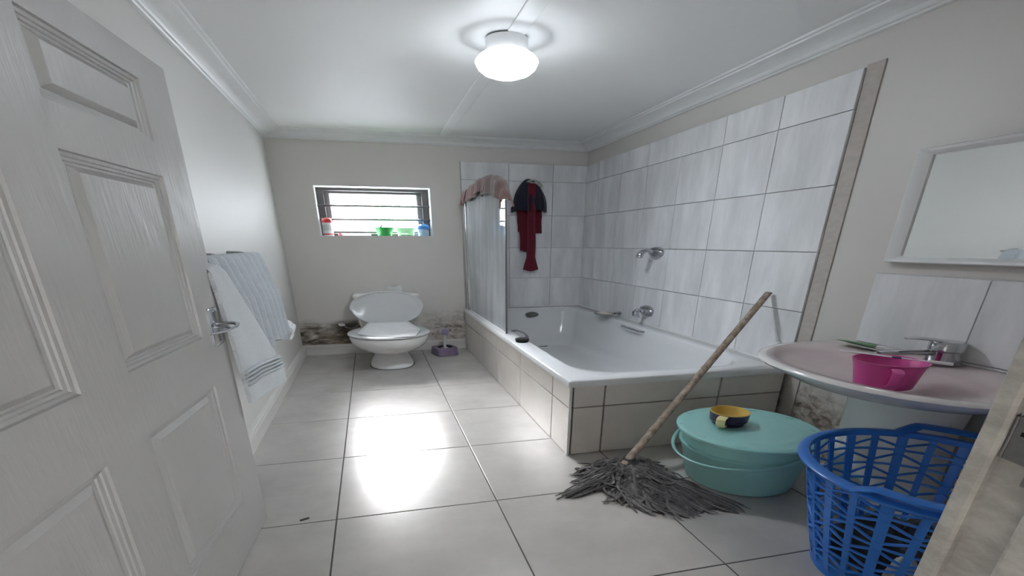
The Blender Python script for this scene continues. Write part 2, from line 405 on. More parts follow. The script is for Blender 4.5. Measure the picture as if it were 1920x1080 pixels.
# ---- wall tiles (each its own piece)
part('tile_bed', MB().box(UR - .006, UR + .001, VBT + .001, VB, .515, 2.361), 'grout_mid', wr, 0)
zrows = [.517, .9555, 1.3539, 1.7531, 2.1555, 2.361]
vc = [1.2077 + .25 * k for k in range(0, 7)] + [VB]
for i in range(len(vc) - 1):
    for j in range(len(zrows) - 1):
        a, b, c, d = vc[i], vc[i + 1], zrows[j], zrows[j + 1]
        piece('wall_tile', wr, 'wall_tile', (UR - .0065, (a + b) / 2, (c + d) / 2), (.009, b - a - .0030, d - c - .004), .0009)
part('edge_strip', MB().box(UR - .004, UR + .002, 1.160, 1.2072, .0, 2.372), 'plaster', wr, 0, label='rough brown plaster edge beside the bath tiles')
part('tile_bed', MB().box(.480, UR, VB - .006, VB + .001, .515, 2.355), 'grout_mid', wb, 0)
uc = [.482, .729, .966, UR]
for i in range(3):
    for j in range(len(zrows) - 1):
        a, b, c, d = uc[i], uc[i + 1], zrows[j], zrows[j + 1] - (.006 if j == 4 else 0)
        piece('wall_tile', wb, 'wall_tile', ((a + b) / 2, VB - .0065, (c + d) / 2), (b - a - .0030, .009, d - c - .004), .0009)
part('tile_bed', MB().box(UR - .006, UR + .001, .26, 1.018, .80, 1.250), 'grout_light', wr, 0)
for a, b in ((.766, 1.015), (.515, .764), (.264, .513)):
    for c, d in ((.80, .838), (.842, 1.243)):
        piece('wall_tile', wr, 'wall_tile', (UR - .007, (a + b) / 2, (c + d) / 2), (.010, b - a, d - c), .0009)

# ---- cornices
prof = [(0, 2.518), (.010, 2.518), (.012, 2.526), (.018, 2.529), (.020, 2.536)]
prof += [(.020 + .042 * (1 - math.cos(t * PI / 2)), 2.536 + .040 * math.sin(t * PI / 2)) for t in (.2, .4, .6, .8, 1.0)]
prof += [(.068, 2.578), (.069, 2.586), (.078, 2.588), (.080, 2.5985), (0, 2.5985)]
def cornice(name, fn, label):
    m = MB(); m.rings([[fn(d, z, e) for d, z in prof] for e in (0, 1)]); top(name, m, 'trim', label, 'cornice', kind='structure', smooth=25)
cornice('trim_2', lambda d, z, e: (UL + d, (VF - .05, VB - d)[e], z), 'stepped white cornice along the top of the towel rail wall')
cornice('trim_3', lambda d, z, e: ((UL + d, UR - d)[e], VB - d, z), 'stepped white cornice above the window wall')
cornice('trim_4', lambda d, z, e: (UR - d, (VF - .05, VB - d)[e], z), 'stepped white cornice along the top of the mirror wall')

# ---- baseboards
bp = [(0, 0), (.016, 0), (.016, .095), (.012, .100), (.012, .106), (.015, .110), (.013, .122), (.008, .131), (0, .133)]
m = MB(); m.rings([[(UL + d, v - (d if e else 0), z) for d, z in bp] for e, v in ((0, .30), (1, VB))])
top('baseboard_left', m, 'base', 'white skirting board along the towel rail wall', 'skirting board', kind='structure', smooth=30)
m = MB(); m.rings([[((UL + d) if not e else UBT - .002, VB - d, z) for d, z in bp] for e in (0, 1)])
top('baseboard_back', m, 'base', 'white skirting board behind the toilet', 'skirting board', kind='structure', smooth=30)

# ---- window
win = thing('window_1', 'small dark-framed frosted window above the toilet', 'window', ((WU0 + WU1) / 2, VB + .1, WZ0), kind='structure')
part('reveal', MB().rings([[(WU0 + e, v, WZ0 + e * 1.2), (WU1 - e, v, WZ0 + e * 1.2), (WU1 - e, v, WZ1 - e * 1.2), (WU0 + e, v, WZ1 - e * 1.2)] for v, e in ((VB - .0015, -.0), (VB - .0015, .005), (VB + .105, .005), (VB + .105, 0))], cap0=False, cap1=False), 'trim', win, 0)
def frame4(m, u0, u1, z0, z1, wu, wz, v0, v1, bev=.003):
    m.box(u0, u0 + wu, v0, v1, z0, z1, bev).box(u1 - wu, u1, v0, v1, z0, z1, bev)
    m.box(u0 + wu * .9, u1 - wu * .9, v0, v1, z0, z0 + wz, bev).box(u0 + wu * .9, u1 - wu * .9, v0, v1, z1 - wz, z1, bev); return m
part('frame', frame4(MB(), WU0 + .003, WU1 - .003, WZ0 + .003, WZ1 - .003, .036, .036, VB + .085, VB + .125), 'frame', win)
sash = part('sash', frame4(MB(), WU0 + .034, WU1 - .034, WZ0 + .034, WZ1 - .034, .030, .032, VB + .115, VB + .145), 'sash', win)
part('pane', MB().box(WU0 + .06, WU1 - .06, VB + .128, VB + .133, WZ0 + .06, WZ1 - .06), 'frosted', sash, 0)
for z in (1.690, 1.847):
    part('burglar_bar', MB().tube([(WU0 + .004, VB + .07, z), (WU1 - .004, VB + .07, z)], .0140, 8, flat=(1.0, .6)), 'frame', win)

# ---- door leaf
DA, DD, DN = Vector((-.283, 1.039)), Vector((-.066, -.998)), Vector((.998, -.066))
def DP(a, z, dep=0.0):  # shears the door along its own plane with height, to follow the image
    q = DA + DD * (a - .028 * z) + DN * dep; return (q.x, q.y, z)
door = thing('door_1', 'white six-panel door standing open on the left', 'door', (-.29, .70, 0), kind='structure')
As = [0, .105, .36, .46, .715, .82]; Zs = [.006, .25, .825, 1.035, 1.645, 1.76, 1.955, 2.05]
m = MB()
for i in range(5):
    for j in range(7):
        if i in (1, 3) and j in (1, 3, 5): continue
        m.add([DP(As[i], Zs[j]), DP(As[i + 1], Zs[j]), DP(As[i + 1], Zs[j + 1]), DP(As[i], Zs[j + 1])], [(0, 1, 2, 3)])
th = -.016
c = [DP(0, .006, 0), DP(.82, .006, 0), DP(.82, 2.05, 0), DP(0, 2.05, 0), DP(0, .006, th), DP(.82, .006, th), DP(.82, 2.05, th), DP(0, 2.05, th)]
m.add(c, [(4, 7, 6, 5), (0, 4, 5, 1), (1, 5, 6, 2), (2, 6, 7, 3), (3, 7, 4, 0)])
part('leaf', m, 'door', door, 0)
for i in (1, 3):
    for j in (1, 3, 5):
        a0, a1, z0, z1 = As[i], As[i + 1], Zs[j], Zs[j + 1]; R = []
        for ea, ez, dep in ((0, 0, 0), (.0015, .003, -.0035), (.007, .012, -.0042), (.0085, .015, -.0062), (.014, .022, -.0068), (.0155, .025, -.0088), (.021, .031, -.0092), (.034, .048, -.0032), (.036, .050, -.0030)):
            R.append([DP(a0 + ea, z0 + ez, dep), DP(a1 - ea, z0 + ez, dep), DP(a1 - ea, z1 - ez, dep), DP(a0 + ea, z1 - ez, dep)])
        part('panel', MB().rings(R, cap0=False), 'door', door, 0)
hd = part('handle', MB().rings([[DP(.045 + sa * (.021 - e), 1.060 + sz * (.083 - e * 2), dep) for sa, sz in ((-1, -.93), (-.8, -1), (.8, -1), (1, -.93), (1, .93), (.8, 1), (-.8, 1), (-1, .93))] for e, dep in ((0, 0), (0, .003), (.003, .0055), (.010, .0065))], cap0=False), 'chrome', door, 40, label='chrome backplate')
pt = [DP(.045, 1.068, .005), DP(.045, 1.068, .020), DP(.043, 1.070, .030), DP(.046, 1.070, .037), (0, 0, 0)]
pth = [DP(.042, 1.072, .004), DP(.040, 1.073, .022), DP(.040, 1.073, .032), DP(.046, 1.070, .040), DP(.060, 1.065, .042), DP(.085, 1.060, .038), DP(.110, 1.058, .030), DP(.135, 1.058, .024)]
part('lever', MB().tube(pth, [.0085, .0085, .009, .0085, .0075, .007, .006, .004], 10, flat=(.9, .45)), 'chrome', hd)
part('lever_neck', MB().tube([DP(.052, 1.062, .004), DP(.055, 1.062, .024), DP(.075, 1.060, .036)], .007, 10, flat=(.9, .45)), 'chrome', hd)

# ---- door jamb on the right, with its strike plate
jb = thing('trim_5', 'chipped off-white door jamb in the right foreground', 'door frame', (.44, .225, 0), kind='structure')
poly = [(.431, .253), (.427, .250), (.427, .239), (.430, .2365), (.4365, .2365), (.4365, .2025), (.424, .2015), (.4225, .199), (.4225, .182), (.474, .182), (.474, .253)]
part('lining', MB().prism(poly, 0, 2.10), 'jamb', jb, 30)
sp = part('strike_plate', MB().rings([[(u, v, z) for v, z in ((.2345, 1.040), (.2345, 1.122), (.203, 1.128), (.203, 1.000), (.216, 1.000), (.216, 1.036))] for u in (.4372, .4325)]), 'steel', jb, 0, label='worn grey metal strike plate')
part('lip', MB().box(.4315, .4340, .2335, .2365, 1.040, 1.122, .0008), 'steel', sp)
part('latch_slot', MB().box(.4321, .4327, .2035, .2290, 1.088, 1.096), 'dark_hole', sp, 0)
jl = thing('trim_6', 'painted door jamb on the hinge side', 'door frame', (-.36, .225, 0), kind='structure')
part('lining', MB().prism([(-.374, .182), (-.340, .182), (-.340, .202), (-.352, .203), (-.352, .253), (-.374, .253)], 0, 2.10), 'jamb', jl, 0)
part('head', MB().box(-.374, .474, .182, .253, 2.065, 2.10), 'jamb', jl, 0)

# ================================================================== BATH
bs = thing('bath_surround', 'beige tiled panel boxing in the white bath', 'bath panel', (.8, 1.25, 0))
part('core', MB().box(UBT + .009, UR - .0115, VBT + .009, VBT + .05, 0, .513).box(UBT + .009, UBT + .05, VBT + .009, VB - .010, 0, .513), 'grout', bs, 0)
zs2 = [0.001, .3600, .5140]
vcut = [VBT + .0005, 1.353, 1.710, 2.067, 2.424, 2.781, VB - .010]; ucut = [UBT + .0005, .575, .934, UR - .012]
for j in range(2):
    for k in range(len(vcut) - 1):
        a, b = vcut[k], vcut[k + 1]; piece('bath_tile', bs, 'bath_tile', (UBT + .005, (a + b) / 2, (zs2[j] + zs2[j + 1]) / 2), (.009, b - a - .0048, zs2[j + 1] - zs2[j] - .0065), .0009)
    for k in range(len(ucut) - 1):
        a, b = ucut[k] + (.010 if k == 0 else 0), ucut[k + 1]; piece('bath_tile', bs, 'bath_tile', ((a + b) / 2, VBT + .005, (zs2[j] + zs2[j + 1]) / 2), (b - a - .0048, .009, zs2[j + 1] - zs2[j] - .0065), .0009)
part('corner_trim', MB().box(UBT - .001, UBT + .006, VBT - .001, VBT + .004, 0, .513, .001), 'trim', bs)

tub = thing('bathtub', 'white acrylic bathtub with rounded corners in the tiled corner', 'bathtub', (.82, 2.05, .515))
def rrect(u0, u1, v0, v1, r, z, n=8):
    """rounded rectangle loop; r = per-corner radii (near-left, near-right, far-right, far-left)"""
    if not isinstance(r, (tuple, list)): r = (r,) * 4
    o = []
    for (cu, cv, a0, q) in ((u0 + r[0], v0 + r[0], PI, 0), (u1 - r[1], v0 + r[1], 1.5 * PI, 1), (u1 - r[2], v1 - r[2], 0, 2), (u0 + r[3], v1 - r[3], .5 * PI, 3)):
        for k in range(n + 1):
            t = a0 + PI / 2 * k / n; o.append((cu + r[q] * math.cos(t), cv + r[q] * math.sin(t), z))
    return o
u0, u1, v0, v1 = UBT - .006, UR - .0115, VBT - .006, VB - .0115
R = [rrect(u0 + .05, u1 - .05, v0 + .05, v1 - .05, .02, .513), rrect(u0, u1, v0, v1, .006, .514), rrect(u0, u1, v0, v1, .006, .553), rrect(u0 + .003, u1 - .003, v0 + .003, v1 - .003, .006, ZR)]
i0, i1, j0, j1 = u0 + .060, u1 - .060, v0 + .062, v1 - .060
rad = (.13, .13, .09, .09)
for e, z, ef, rr in ((0, ZR, 0, 1), (.004, .557, .006, 1), (.009, .546, .014, 1), (.013, .48, .030, 1), (.021, .36, .06, 1), (.031, .22, .10, 1), (.044, .12, .14, .95), (.065, .080, .19, .9), (.10, .066, .25, .8), (.15, .062, .33, .6)):
    R.append(rrect(i0 + e, i1 - e, j0 + ef, j1 - e * 1.3, tuple(q * rr for q in rad), z))
part('tub', MB().rings(R, cap0=False), 'acrylic', tub, 50)
part('wall_bead', MB().box(UR - .016, UR - .0112, VBT, VB - .012, ZR - .002, ZR + .012, .002).box(UBT + .03, UR - .0112, VB - .016, VB - .0112, ZR - .002, ZR + .012, .002), 'trim', tub)
Xo = T(.838, j1 - .024, .474, rx=PI / 2 + .12)
part('overflow', MB().lathe([(.036, -.01), (.036, .010), (.030, .016), (.012, .017)], 28, Xo), 'steel', tub, label='round grey overflow cover')
part('drain', MB().lathe([(.034, 0), (.034, .004), (.022, .006), (.01, .003)], 24, T(0.877, 2.700, .0615)), 'dark_hole', tub, label='dark plughole')
for nm, pts in (('a', [(i1 - .010, 2.135, .532), (i1 - .030, 2.12, .536), (i1 - .032, 2.04, .540), (i1 - .030, 1.96, .536), (i1 - .010, 1.945, .532)]), ('b', [(i0 + .010, 2.10, .535), (i0 + .034, 2.08, .550), (i0 + .040, 2.00, .558), (i0 + .034, 1.92, .550), (i0 + .010, 1.90, .535)])):
    part('grip_handle', MB().tube(pts, .007, 10, flat=(1.3, .8)), 'chrome', tub, label='chrome grip handle')
top('bath_plug', MB().lathe([(.022, 0), (.024, .004), (.024, .010), (.021, .012), (.021, .015), (.026, .018), (.026, .030), (.022, .034), (.008, .036)], 28, T(.504, 1.795, ZR + .0005)), 'black', 'black rubber bath plug standing on the bath rim', 'plug', (.504, 1.795, ZR))

# ---- shower screen
sc = thing('shower_screen', 'streaky glass shower screen with chrome wall pole on the bath edge', 'shower screen', (.492, 2.42, ZR))
ge = [(1.985, ZR + .004), (1.985, 1.76)]
for k in range(1, 10):
    t = k / 10 * PI / 2; ge.append((1.985 + .26 * (1 - math.cos(t)), 1.76 + .215 * math.sin(t)))
ge += [(2.245, 1.975), (2.785, 1.975), (2.785, ZR + .004)]
part('glass', MB().prism(ge, .4895, .4945, axis=0), 'screen', sc, 30)
part('edge_seal', MB().box(.4885, .4955, 1.981, 1.987, ZR + .001, 1.77), 'frame', sc, 0, label='dark vertical edge seal')
part('bottom_seal', MB().box(.4880, .4960, 1.99, 2.785, ZR, ZR + .012, .002), 'trim', sc)
for v, r, zt in ((2.862, .0095, 2.005), (2.800, .0095, 1.99)):
    part('pole', MB().lathe([(r, ZR), (r, zt - .004), (r * .7, zt)], 16, T(.492, v, 0)), 'chrome', sc)

# ---- pink cloth over the screen corner
def top_at(s):
    """point on the screen's top edge: s 0 (pole side) .. 1 (free edge)"""
    L = 2.76 - 2.245; A = .30; d = s * (L + A)
    if d < L: return Vector((2.76 - d, 1.978))
    t = (1 - (d - L) / A) * PI / 2; return Vector((1.985 + .26 * (1 - math.cos(t)), 1.76 + .217 * math.sin(t)))
def drape(s0, s1, dropf, n=22, seed=0, bulge=.030):
    g = []
    for k in range(n + 1):
        s = s0 + (s1 - s0) * k / n; p = top_at(s); row = []
        lift = .018 + .045 * math.sin(PI * min(1, max(0, s))) ** 1
        dr = dropf(s)
        wob = .006 * math.sin(s * 31 + seed) + .004 * math.sin(s * 67 + seed)
        for q in range(11):
            w = q / 10 * 2 - 1                   # -1 outer (room side) .. 1 bath side
            side = math.copysign(min(1, abs(w) * 3.5) ** .6, w) if w else 0
            down = max(0, abs(w) - .12) / .88
            d_ = dr if w < 0 else dr * .8
            row.append((.492 + side * (.008 + bulge * .45 * (.4 + down * .6)) + wob * side, p.x + .012 * down * math.sin(seed + w * 3), p.y + lift * (1 - down ** 2) - d_ * down + wob * .5))
        g.append(row)
    return g
pc = thing('pink_cloth', 'dusty pink and brown cloth slung over the shower screen corner', 'cloth', (.492, 2.3, 1.97))
part('brown_fold', MB().sheet(drape(.50, 1.0, lambda s: .11 - .05 * max(0, s - .8) / .2, seed=2.0), .006), 'rust', pc, 60, label='brown pink fold')
part('pink_fold', MB().sheet(drape(-.01, .62, lambda s: .085 + .02 * math.sin(s * 9), seed=.5, bulge=.036), .006), 'rose', pc, 60)
part('pink_tail', MB().sheet(drape(-.03, .10, lambda s: .135 - .5 * max(0, s), 8, seed=4.0, bulge=.046), .006), 'rose', pc, 60)

# ---- hook with scarf and navy cloth
hk = thing('wall_hook', 'white plastic hook on the tiles holding the scarf', 'hook', (.835, VB - .011, 2.14))
part('plate', MB().lathe([(.022, 0), (.022, .004), (.016, .006)], 20, T(.835, VB - .011, 2.150, rx=PI / 2)), 'white', hk)
part('peg', MB().tube([(.835, VB - .014, 2.150), (.835, VB - .045, 2.150), (.835, VB - .058, 2.160), (.835, VB - .058, 2.176)], .007, 8), 'white', hk)
g = []
for i in range(21):
    t = i / 20; row = []
    for j in range(33):
        a = PI * j / 32; hw = .088 * (math.sin(min(1, t * 1.15 + .03) * PI / 2) ** .62)
        uu = .833 + .006 * t - math.cos(a) * hw - (.012 if a < .3 and t > .8 else 0)
        bul = (.016 + .034 * math.sin(min(1, t * 1.3) * PI * .5)) * math.sin(a) ** .7
        fold = .007 * math.sin(a * 13 + 1.5 * t) * min(1, t * 2)
        zz = 2.178 - .37 * t - .012 * math.sin(a * 5 + 1) * t - (.015 * (1 - math.sin(a)) * t)
        row.append((uu, VB - .014 - bul - max(0, fold) * .8, zz))
    g.append(row)
top('navy_cloth', MB().sheet(g, .005), 'navy', 'navy blue cloth bunched over the hook on the tiles', 'cloth', (.835, VB - .03, 1.8), smooth=60)
top('white_knot', MB().tube([(.812, VB - .062, 2.140), (.822, VB - .074, 2.152), (.842, VB - .078, 2.154), (.862, VB - .072, 2.146), (.880, VB - .062, 2.122), (.893, VB - .054, 2.082), (.880, VB - .062, 2.090), (.866, VB - .068, 2.112), (.848, VB - .074, 2.128), (.830, VB - .072, 2.126)], .007, 8, closed=True), 'whitecloth', 'twist of white cloth on top of the navy cloth', 'cloth', (.85, VB - .07, 2.1), smooth=60)
scf = thing('red_scarf', 'dark red scarf hanging in strips from the wall hook', 'scarf', (.835, VB - .03, 1.06))
def strip(uf, z0, z1, dv, n=24, m_=9, fl=0):
    G = []
    for i in range(n + 1):
        t = i / n; z = z0 + (z1 - z0) * t; a, b = uf(t); row = []
        for j in range(m_):
            s = j / (m_ - 1); row.append((a + (b - a) * s, VB - dv - .005 * math.sin(s * 9 + fl) * (.3 + t) - .003 * math.sin(t * 17 + fl), z + .012 * t * t * math.sin(s * 5 + fl)))
        G.append(row)
    return MB().sheet(G, .003)
part('strip', strip(lambda t: (.775 - .01 * (1 - t), .905 + .004 * max(0, t - .85) / .15), 1.90, 1.545, .020, fl=.4), 'maroon', scf, 60)
part('strip', strip(lambda t: (.772 + .012 * t, .845), 1.95, 1.305, .030, fl=1.2), 'maroon', scf, 60)
part('strip', strip(lambda t: (.815 - .005 * t + (-.020 * (t - .85) / .15 if t > .85 else 0), .858 + .004 * t + (.018 * (t - .85) / .15 if t > .85 else 0)), 2.13, 1.065, .066 - .0, fl=2.2, n=40), 'maroon', scf, 60)

# ---- taps on the tiled wall
def rosette(X): return MB().lathe([(.056, 0), (.056, .005), (.051, .014), (.034, .024), (.016, .028)], 32, X)
UF = UR - .0112
sx = thing('shower_spout', 'chrome wall spout with round plate on the upper tiles', 'tap', (UF, 2.045, 1.322))
part('plate', rosette(T(UF, 2.045, 1.322, ry=-PI / 2)), 'chrome', sx)
part('spout', MB().tube([(UF - .015, 2.045, 1.322), (UF - .038, 2.047, 1.336), (UF - .056, 2.050, 1.334), (UF - .068, 2.052, 1.318), (UF - .074, 2.052, 1.290), (UF - .075, 2.052, 1.268)], [.020, .018, .017, .016, .015, .014], 12), 'chrome', sx)
bm_ = thing('bath_mixer', 'chrome bath mixer with curved lever just above the bath', 'tap', (UF, 2.07, .716))
part('plate', rosette(T(UF, 2.068, .718, ry=-PI / 2)), 'chrome', bm_)
part('body', MB().lathe([(.020, 0), (.020, .032), (.014, .038)], 20, T(UF, 2.068, .718, ry=-PI / 2)), 'chrome', bm_)
part('lever', MB().tube([(UF - .030, 2.068, .722), (UF - .046, 2.068, .726), (UF - .056, 2.07, .706), (UF - .055, 2.07, .672), (UF - .044, 2.07, .645)], [.014, .014, .013, .012, .010], 10, flat=(1.2, .8)), 'chrome', bm_)
sd_ = thing('soap_dish', 'chrome wall soap dish above the far end of the bath', 'soap dish', (UF, 2.345, .60))
part('bracket', MB().lathe([(.018, 0), (.018, .010), (.012, .014), (.012, .030)], 20, T(UF, 2.330, .610, ry=-PI / 2)), 'chrome', sd_)
part('dish', MB().tube([(UF - .070 + .046 * math.cos(a), 2.36 + .062 * math.sin(a), .600) for a in [2 * PI * k / 28 for k in range(28)]], .0045, 8, closed=True), 'chrome', sd_)
part('tray', MB().lathe([(.040, -.012), (.058, .0), (.060, .001), (.041, -.009)], 28, T(UF - .070, 2.36, .600) @ Matrix.Diagonal((.8, 1.05, 1, 1))), 'steel', sd_)
top('soap_bar', MB().box(-.024, .024, -.038, .038, 0, .018, .007, T(UF - .070, 2.36, .594, .1), 3), 'soap', 'cream bar of soap lying in the chrome soap dish', 'soap', (UF - .07, 2.36, .594))

# ================================================================== TOILET
toi = thing('toilet', 'white ceramic toilet with its lid raised', 'toilet', (.05, 2.56, 0))
TC = .047
def oval(cu, cv, a, bf, bb, z, n=40, p=2.0):
    """egg loop: a half width, bf front half length, bb back half length"""
    o = []
    for k in range(n):
        t = 2 * PI * k / n; c, s_ = math.cos(t), math.sin(t)
        b = bb if s_ > 0 else bf
        o.append((cu + a * math.copysign(abs(c) ** (2 / p), c), cv + b * math.copysign(abs(s_) ** (2 / p), s_), z))
    return o
R = [oval(TC, 2.56, .104, .142, .16, 0, p=2.3), oval(TC, 2.56, .106, .144, .162, .012, p=2.3), oval(TC, 2.56, .103, .138, .158, .04, p=2.2), oval(TC, 2.565, .092, .118, .15, .085), oval(TC, 2.57, .080, .098, .15, .130),
     oval(TC, 2.57, .079, .096, .15, .155), oval(TC, 2.555, .100, .122, .16, .180), oval(TC, 2.535, .134, .150, .18, .215), oval(TC, 2.52, .162, .176, .20, .265), oval(TC, 2.51, .178, .187, .21, .315), oval(TC, 2.505, .185, .190, .215, .365), oval(TC, 2.505, .186, .191, .215, .395),
     oval(TC, 2.505, .178, .183, .21, .403), oval(TC, 2.505, .135, .140, .17, .402), oval(TC, 2.51, .120, .125, .15, .33), oval(TC, 2.52, .07, .08, .09, .25)]
part('pan', MB().rings(R), 'ceramic', toi, 60)
part('foot_seal', MB().rings([oval(TC, 2.56, .1085, .1475, .165, 0, p=2.3), oval(TC, 2.56, .1085, .1475, .165, .004, p=2.3)]), 'grout', toi, 0)
R = [oval(TC, 2.505, .188, .193, .205, .405), oval(TC, 2.505, .192, .197, .208, .410), oval(TC, 2.505, .192, .197, .208, .420), oval(TC, 2.505, .186, .190, .204, .430), oval(TC, 2.505, .132, .132, .150, .430), oval(TC, 2.505, .126, .126, .144, .420), oval(TC, 2.505, .128, .128, .146, .405)]
R.append(R[0]); part('seat', MB().rings(R, cap0=False, cap1=False), 'seat', toi, 50)
lx = Matrix.Translation((TC + .006, 2.690, .452)) @ Matrix.Rotation(math.radians(90), 4, 'X') @ Matrix.Identity(4)
def lidloop(e, y):
    o = []
    for k in range(48):
        t = 2 * PI * k / 48; c, s_ = math.cos(t), math.sin(t); w = .180 - e
        o.append((TC + .006 + w * math.copysign(abs(c) ** .92, c) * (1 - .04 * (s_ < 0)), 2.664 + y + .030 * ((s_ + 1) / 2), .652 + (.203 - e * 1.1) * math.copysign(abs(s_) ** .95, s_)))
    return o
part('lid', MB().rings([lidloop(.004, .010), lidloop(0, .006), lidloop(0, -.001), lidloop(.004, -.004), lidloop(.010, -.004), lidloop(.016, -.001)]), 'seat', toi, 35)
for du in (-.075, .075):
    part('hinge', MB().box(TC + du - .014, TC + du + .014, 2.672, 2.700, .408, .450, .004), 'seat', toi)
part('cistern', MB().rings([rrect(-.088, .196, 2.735, VB - .002, .02, .40), rrect(-.094, .204, 2.726, VB - .002, .02, .46), rrect(-.100, .212, 2.718, VB - .002, .02, .762)]), 'ceramic', toi, 40)
part('cistern_lid', MB().rings([rrect(-.104, .216, 2.714, VB - .002, .02, .762), rrect(-.108, .220, 2.710, VB - .002, .022, .768), rrect(-.108, .220, 2.710, VB - .002, .022, .796), rrect(-.103, .215, 2.716, VB - .002, .02, .804)]), 'ceramic', toi, 40)
st = thing('overlay_sheet', 'glossy white six-sided sheet standing in for a digital overlay on the toilet seat', 'sheet', (TC, 2.5, .432))
zf = lambda v: .4315 + max(0, (v - 2.40)) * .26
hexo = [(-.048, 2.630), (.146, 2.630), (.190, 2.470), (.156, 2.318), (.062, 2.318), (-.020, 2.345), (-.096, 2.425)]
def hexring(k, dz):
    cu, cv = .045, 2.47; return [(cu + (u - cu) * k, cv + (v - cv) * k, zf(cv + (v - cv) * k) + dz) for u, v in hexo]
part('sheet', MB().rings([hexring(1, 0), hexring(1, .003)]), 'sheet', st, 0)  # stands in for a flat digital overlay, not a real object
part('overlay_outline', MB().rings([hexring(.945, .0034), hexring(.922, .0034)], cap0=False, cap1=False), 'sheet_line', st, 0)

def roll(name, X, label, base, hole='card', r=.052, h=.098, ri=.020):
    t = thing(name, label, 'toilet paper', base)
    part('paper', MB().rings([[(rr * math.cos(2 * PI * k / 32), rr * math.sin(2 * PI * k / 32), z) for k in range(32)] for rr, z in ((ri, 0), (r, 0), (r + .001, .004), (r + .001, h - .004), (r - .002, h), (ri, h), (ri, 0))], cap0=False, cap1=False, X=X), 'paper', t, 40)
    part('core', MB().lathe([(ri, .004), (ri - .0015, .004), (ri - .0015, h - .004), (ri, h - .004)], 24, X, cap0=False, cap1=False), hole, t)
    return t
roll('toilet_roll', T(.098, 2.770, .8045), 'white toilet roll standing on top of the cistern', (.098, 2.77, .8045), r=.040)
av = thing('angle_valve', 'chrome water valve on the mouldy wall beside the toilet', 'valve', (-.183, VB, .411))
part('rosette', MB().lathe([(.030, 0), (.030, .004), (.018, .012)], 24, T(-.183, VB, .411, rx=PI / 2)), 'chrome', av)
part('body', MB().tube([(-.183, VB - .008, .411), (-.183, VB - .05, .411), (-.176, VB - .055, .40)], .011, 12), 'chrome', av)
part('knob', MB().lathe([(.016, 0), (.018, .006), (.016, .020)], 12, T(-.183, VB - .05, .411, rx=PI / 2)), 'offwhite', av)
part('supply_hose', MB().tube([(-.176, VB - .055, .405), (-.160, VB - .06, .37), (-.130, VB - .06, .36), (-.10, VB - .06, .40), (-.095, VB - .07, .43)], .006, 8), 'steel', av)

# ---- toilet brush
bh = thing('brush_holder', 'low lavender plastic toilet brush holder on the floor tiles', 'brush holder', (.335, 2.71, 0))
XB = T(.333, 2.735, 0, .25)
R = [[(x * a, y * b, z) for x, y in [(math.copysign(abs(math.cos(t)) ** .45, math.cos(t)), math.copysign(abs(math.sin(t)) ** .45, math.sin(t))) for t in [2 * PI * k / 32 + .01 for k in range(32)]]] for a, b, z in ((.062, .066, 0), (.064, .068, .006), (.060, .062, .094), (.055, .057, .100), (.042, .042, .100), (.040, .040, .02))]
part('body', MB().rings(R, X=XB), 'lavender', bh, 45)
part('well', MB().lathe([(.0405, .1002), (.038, .085), (.036, .03)], 28, XB, cap0=False), 'dark_hole', bh)
tb = thing('toilet_brush', 'white and lavender toilet brush upright in its lavender holder', 'brush', (.333, 2.735, .02))
part('stick', MB().tube([(.333, 2.735, .021), (.336, 2.737, .16), (.340, 2.74, .265)], .0075, 10), 'offwhite', tb)
m = MB()
for k in range(7): m.lathe([(.012, 0), (.018, .003), (.018, .007), (.012, .010)], 14, T(.340 + .0005 * k, 2.74, .262 + .0105 * k))
part('grip', m, 'lav_light', tb, 40)
part('brush_head', MB().lathe([(.006, .021), (.030, .03), (.032, .07), (.02, .085)], 18, T(.333, 2.735, .0)), 'white', tb)

# ================================================================== LEFT WALL
tr = thing('towel_rail', 'chrome towel rail on the left wall', 'towel rail', (UL, 1.55, 1.33))
part('rail', MB().tube([(UL + .060, 1.10, 1.330), (UL + .060, 1.77, 1.330)], .0065, 10), 'chrome', tr)
for v in (1.12, 1.44, 1.755):
    part('bracket', MB().tube([(UL, v, 1.345), (UL + .035, v, 1.345), (UL + .060, v, 1.330)], [.013, .008, .009], 10), 'steel', tr)
# towel with narrow folds
def towel_grid(vL, vR, zb, ztop, ub, front, nfold, amp, nu=64, nz=36, ph=0.0, hem=None, gather=0):
    G = []
    for i in range(nz + 1):
        t = i / nz; row = []
        for j in range(nu + 1):
            s = j / nu; a, b = vL(t), vR(t); v = a + (b - a) * s
            if gather: v += gather * math.sin(s * PI * nfold + ph) * .3 * t
            arc = 0.045                                 # wrap over the rail
            fold = amp * (abs(math.sin(s * PI * nfold + ph + .5 * t)) ** 1.5) * min(1, .35 + t * 1.4)
            if t < arc:
                q = t / arc; u = ub + front * math.sin(q * PI / 2) ; z = ztop - front * .8 * (1 - math.cos(q * PI / 2))
            else:
                q = (t - arc) / (1 - arc); u = ub + front + .010 * q; z = (ztop - front * .8) + (zb(s) - (ztop - front * .8)) * q
            row.append((u + fold, v, z))
        G.append(row)
    return G
top('folded_towel', MB().sheet(towel_grid(lambda t: 1.215 + .06 * t, lambda t: 1.735 + .075 * t, lambda s: .80 - .09 * s + .02 * math.sin(s * 14), 1.347, UL + .060, .014, 7.5, .037, ph=.6, nu=90), .009), 'towel', 'blue-grey terry towel in deep folds on the rail', 'towel', (UL + .07, 1.5, .70), smooth=70)
tw = thing('bath_towel', 'long pale grey bath towel hanging lowest, partly behind the door', 'towel', (UL + .1, 1.3, .51))
BR = lambda t: 1.135 + .385 * t - (.05 * (t - .9) / .1 if t > .9 else 0)
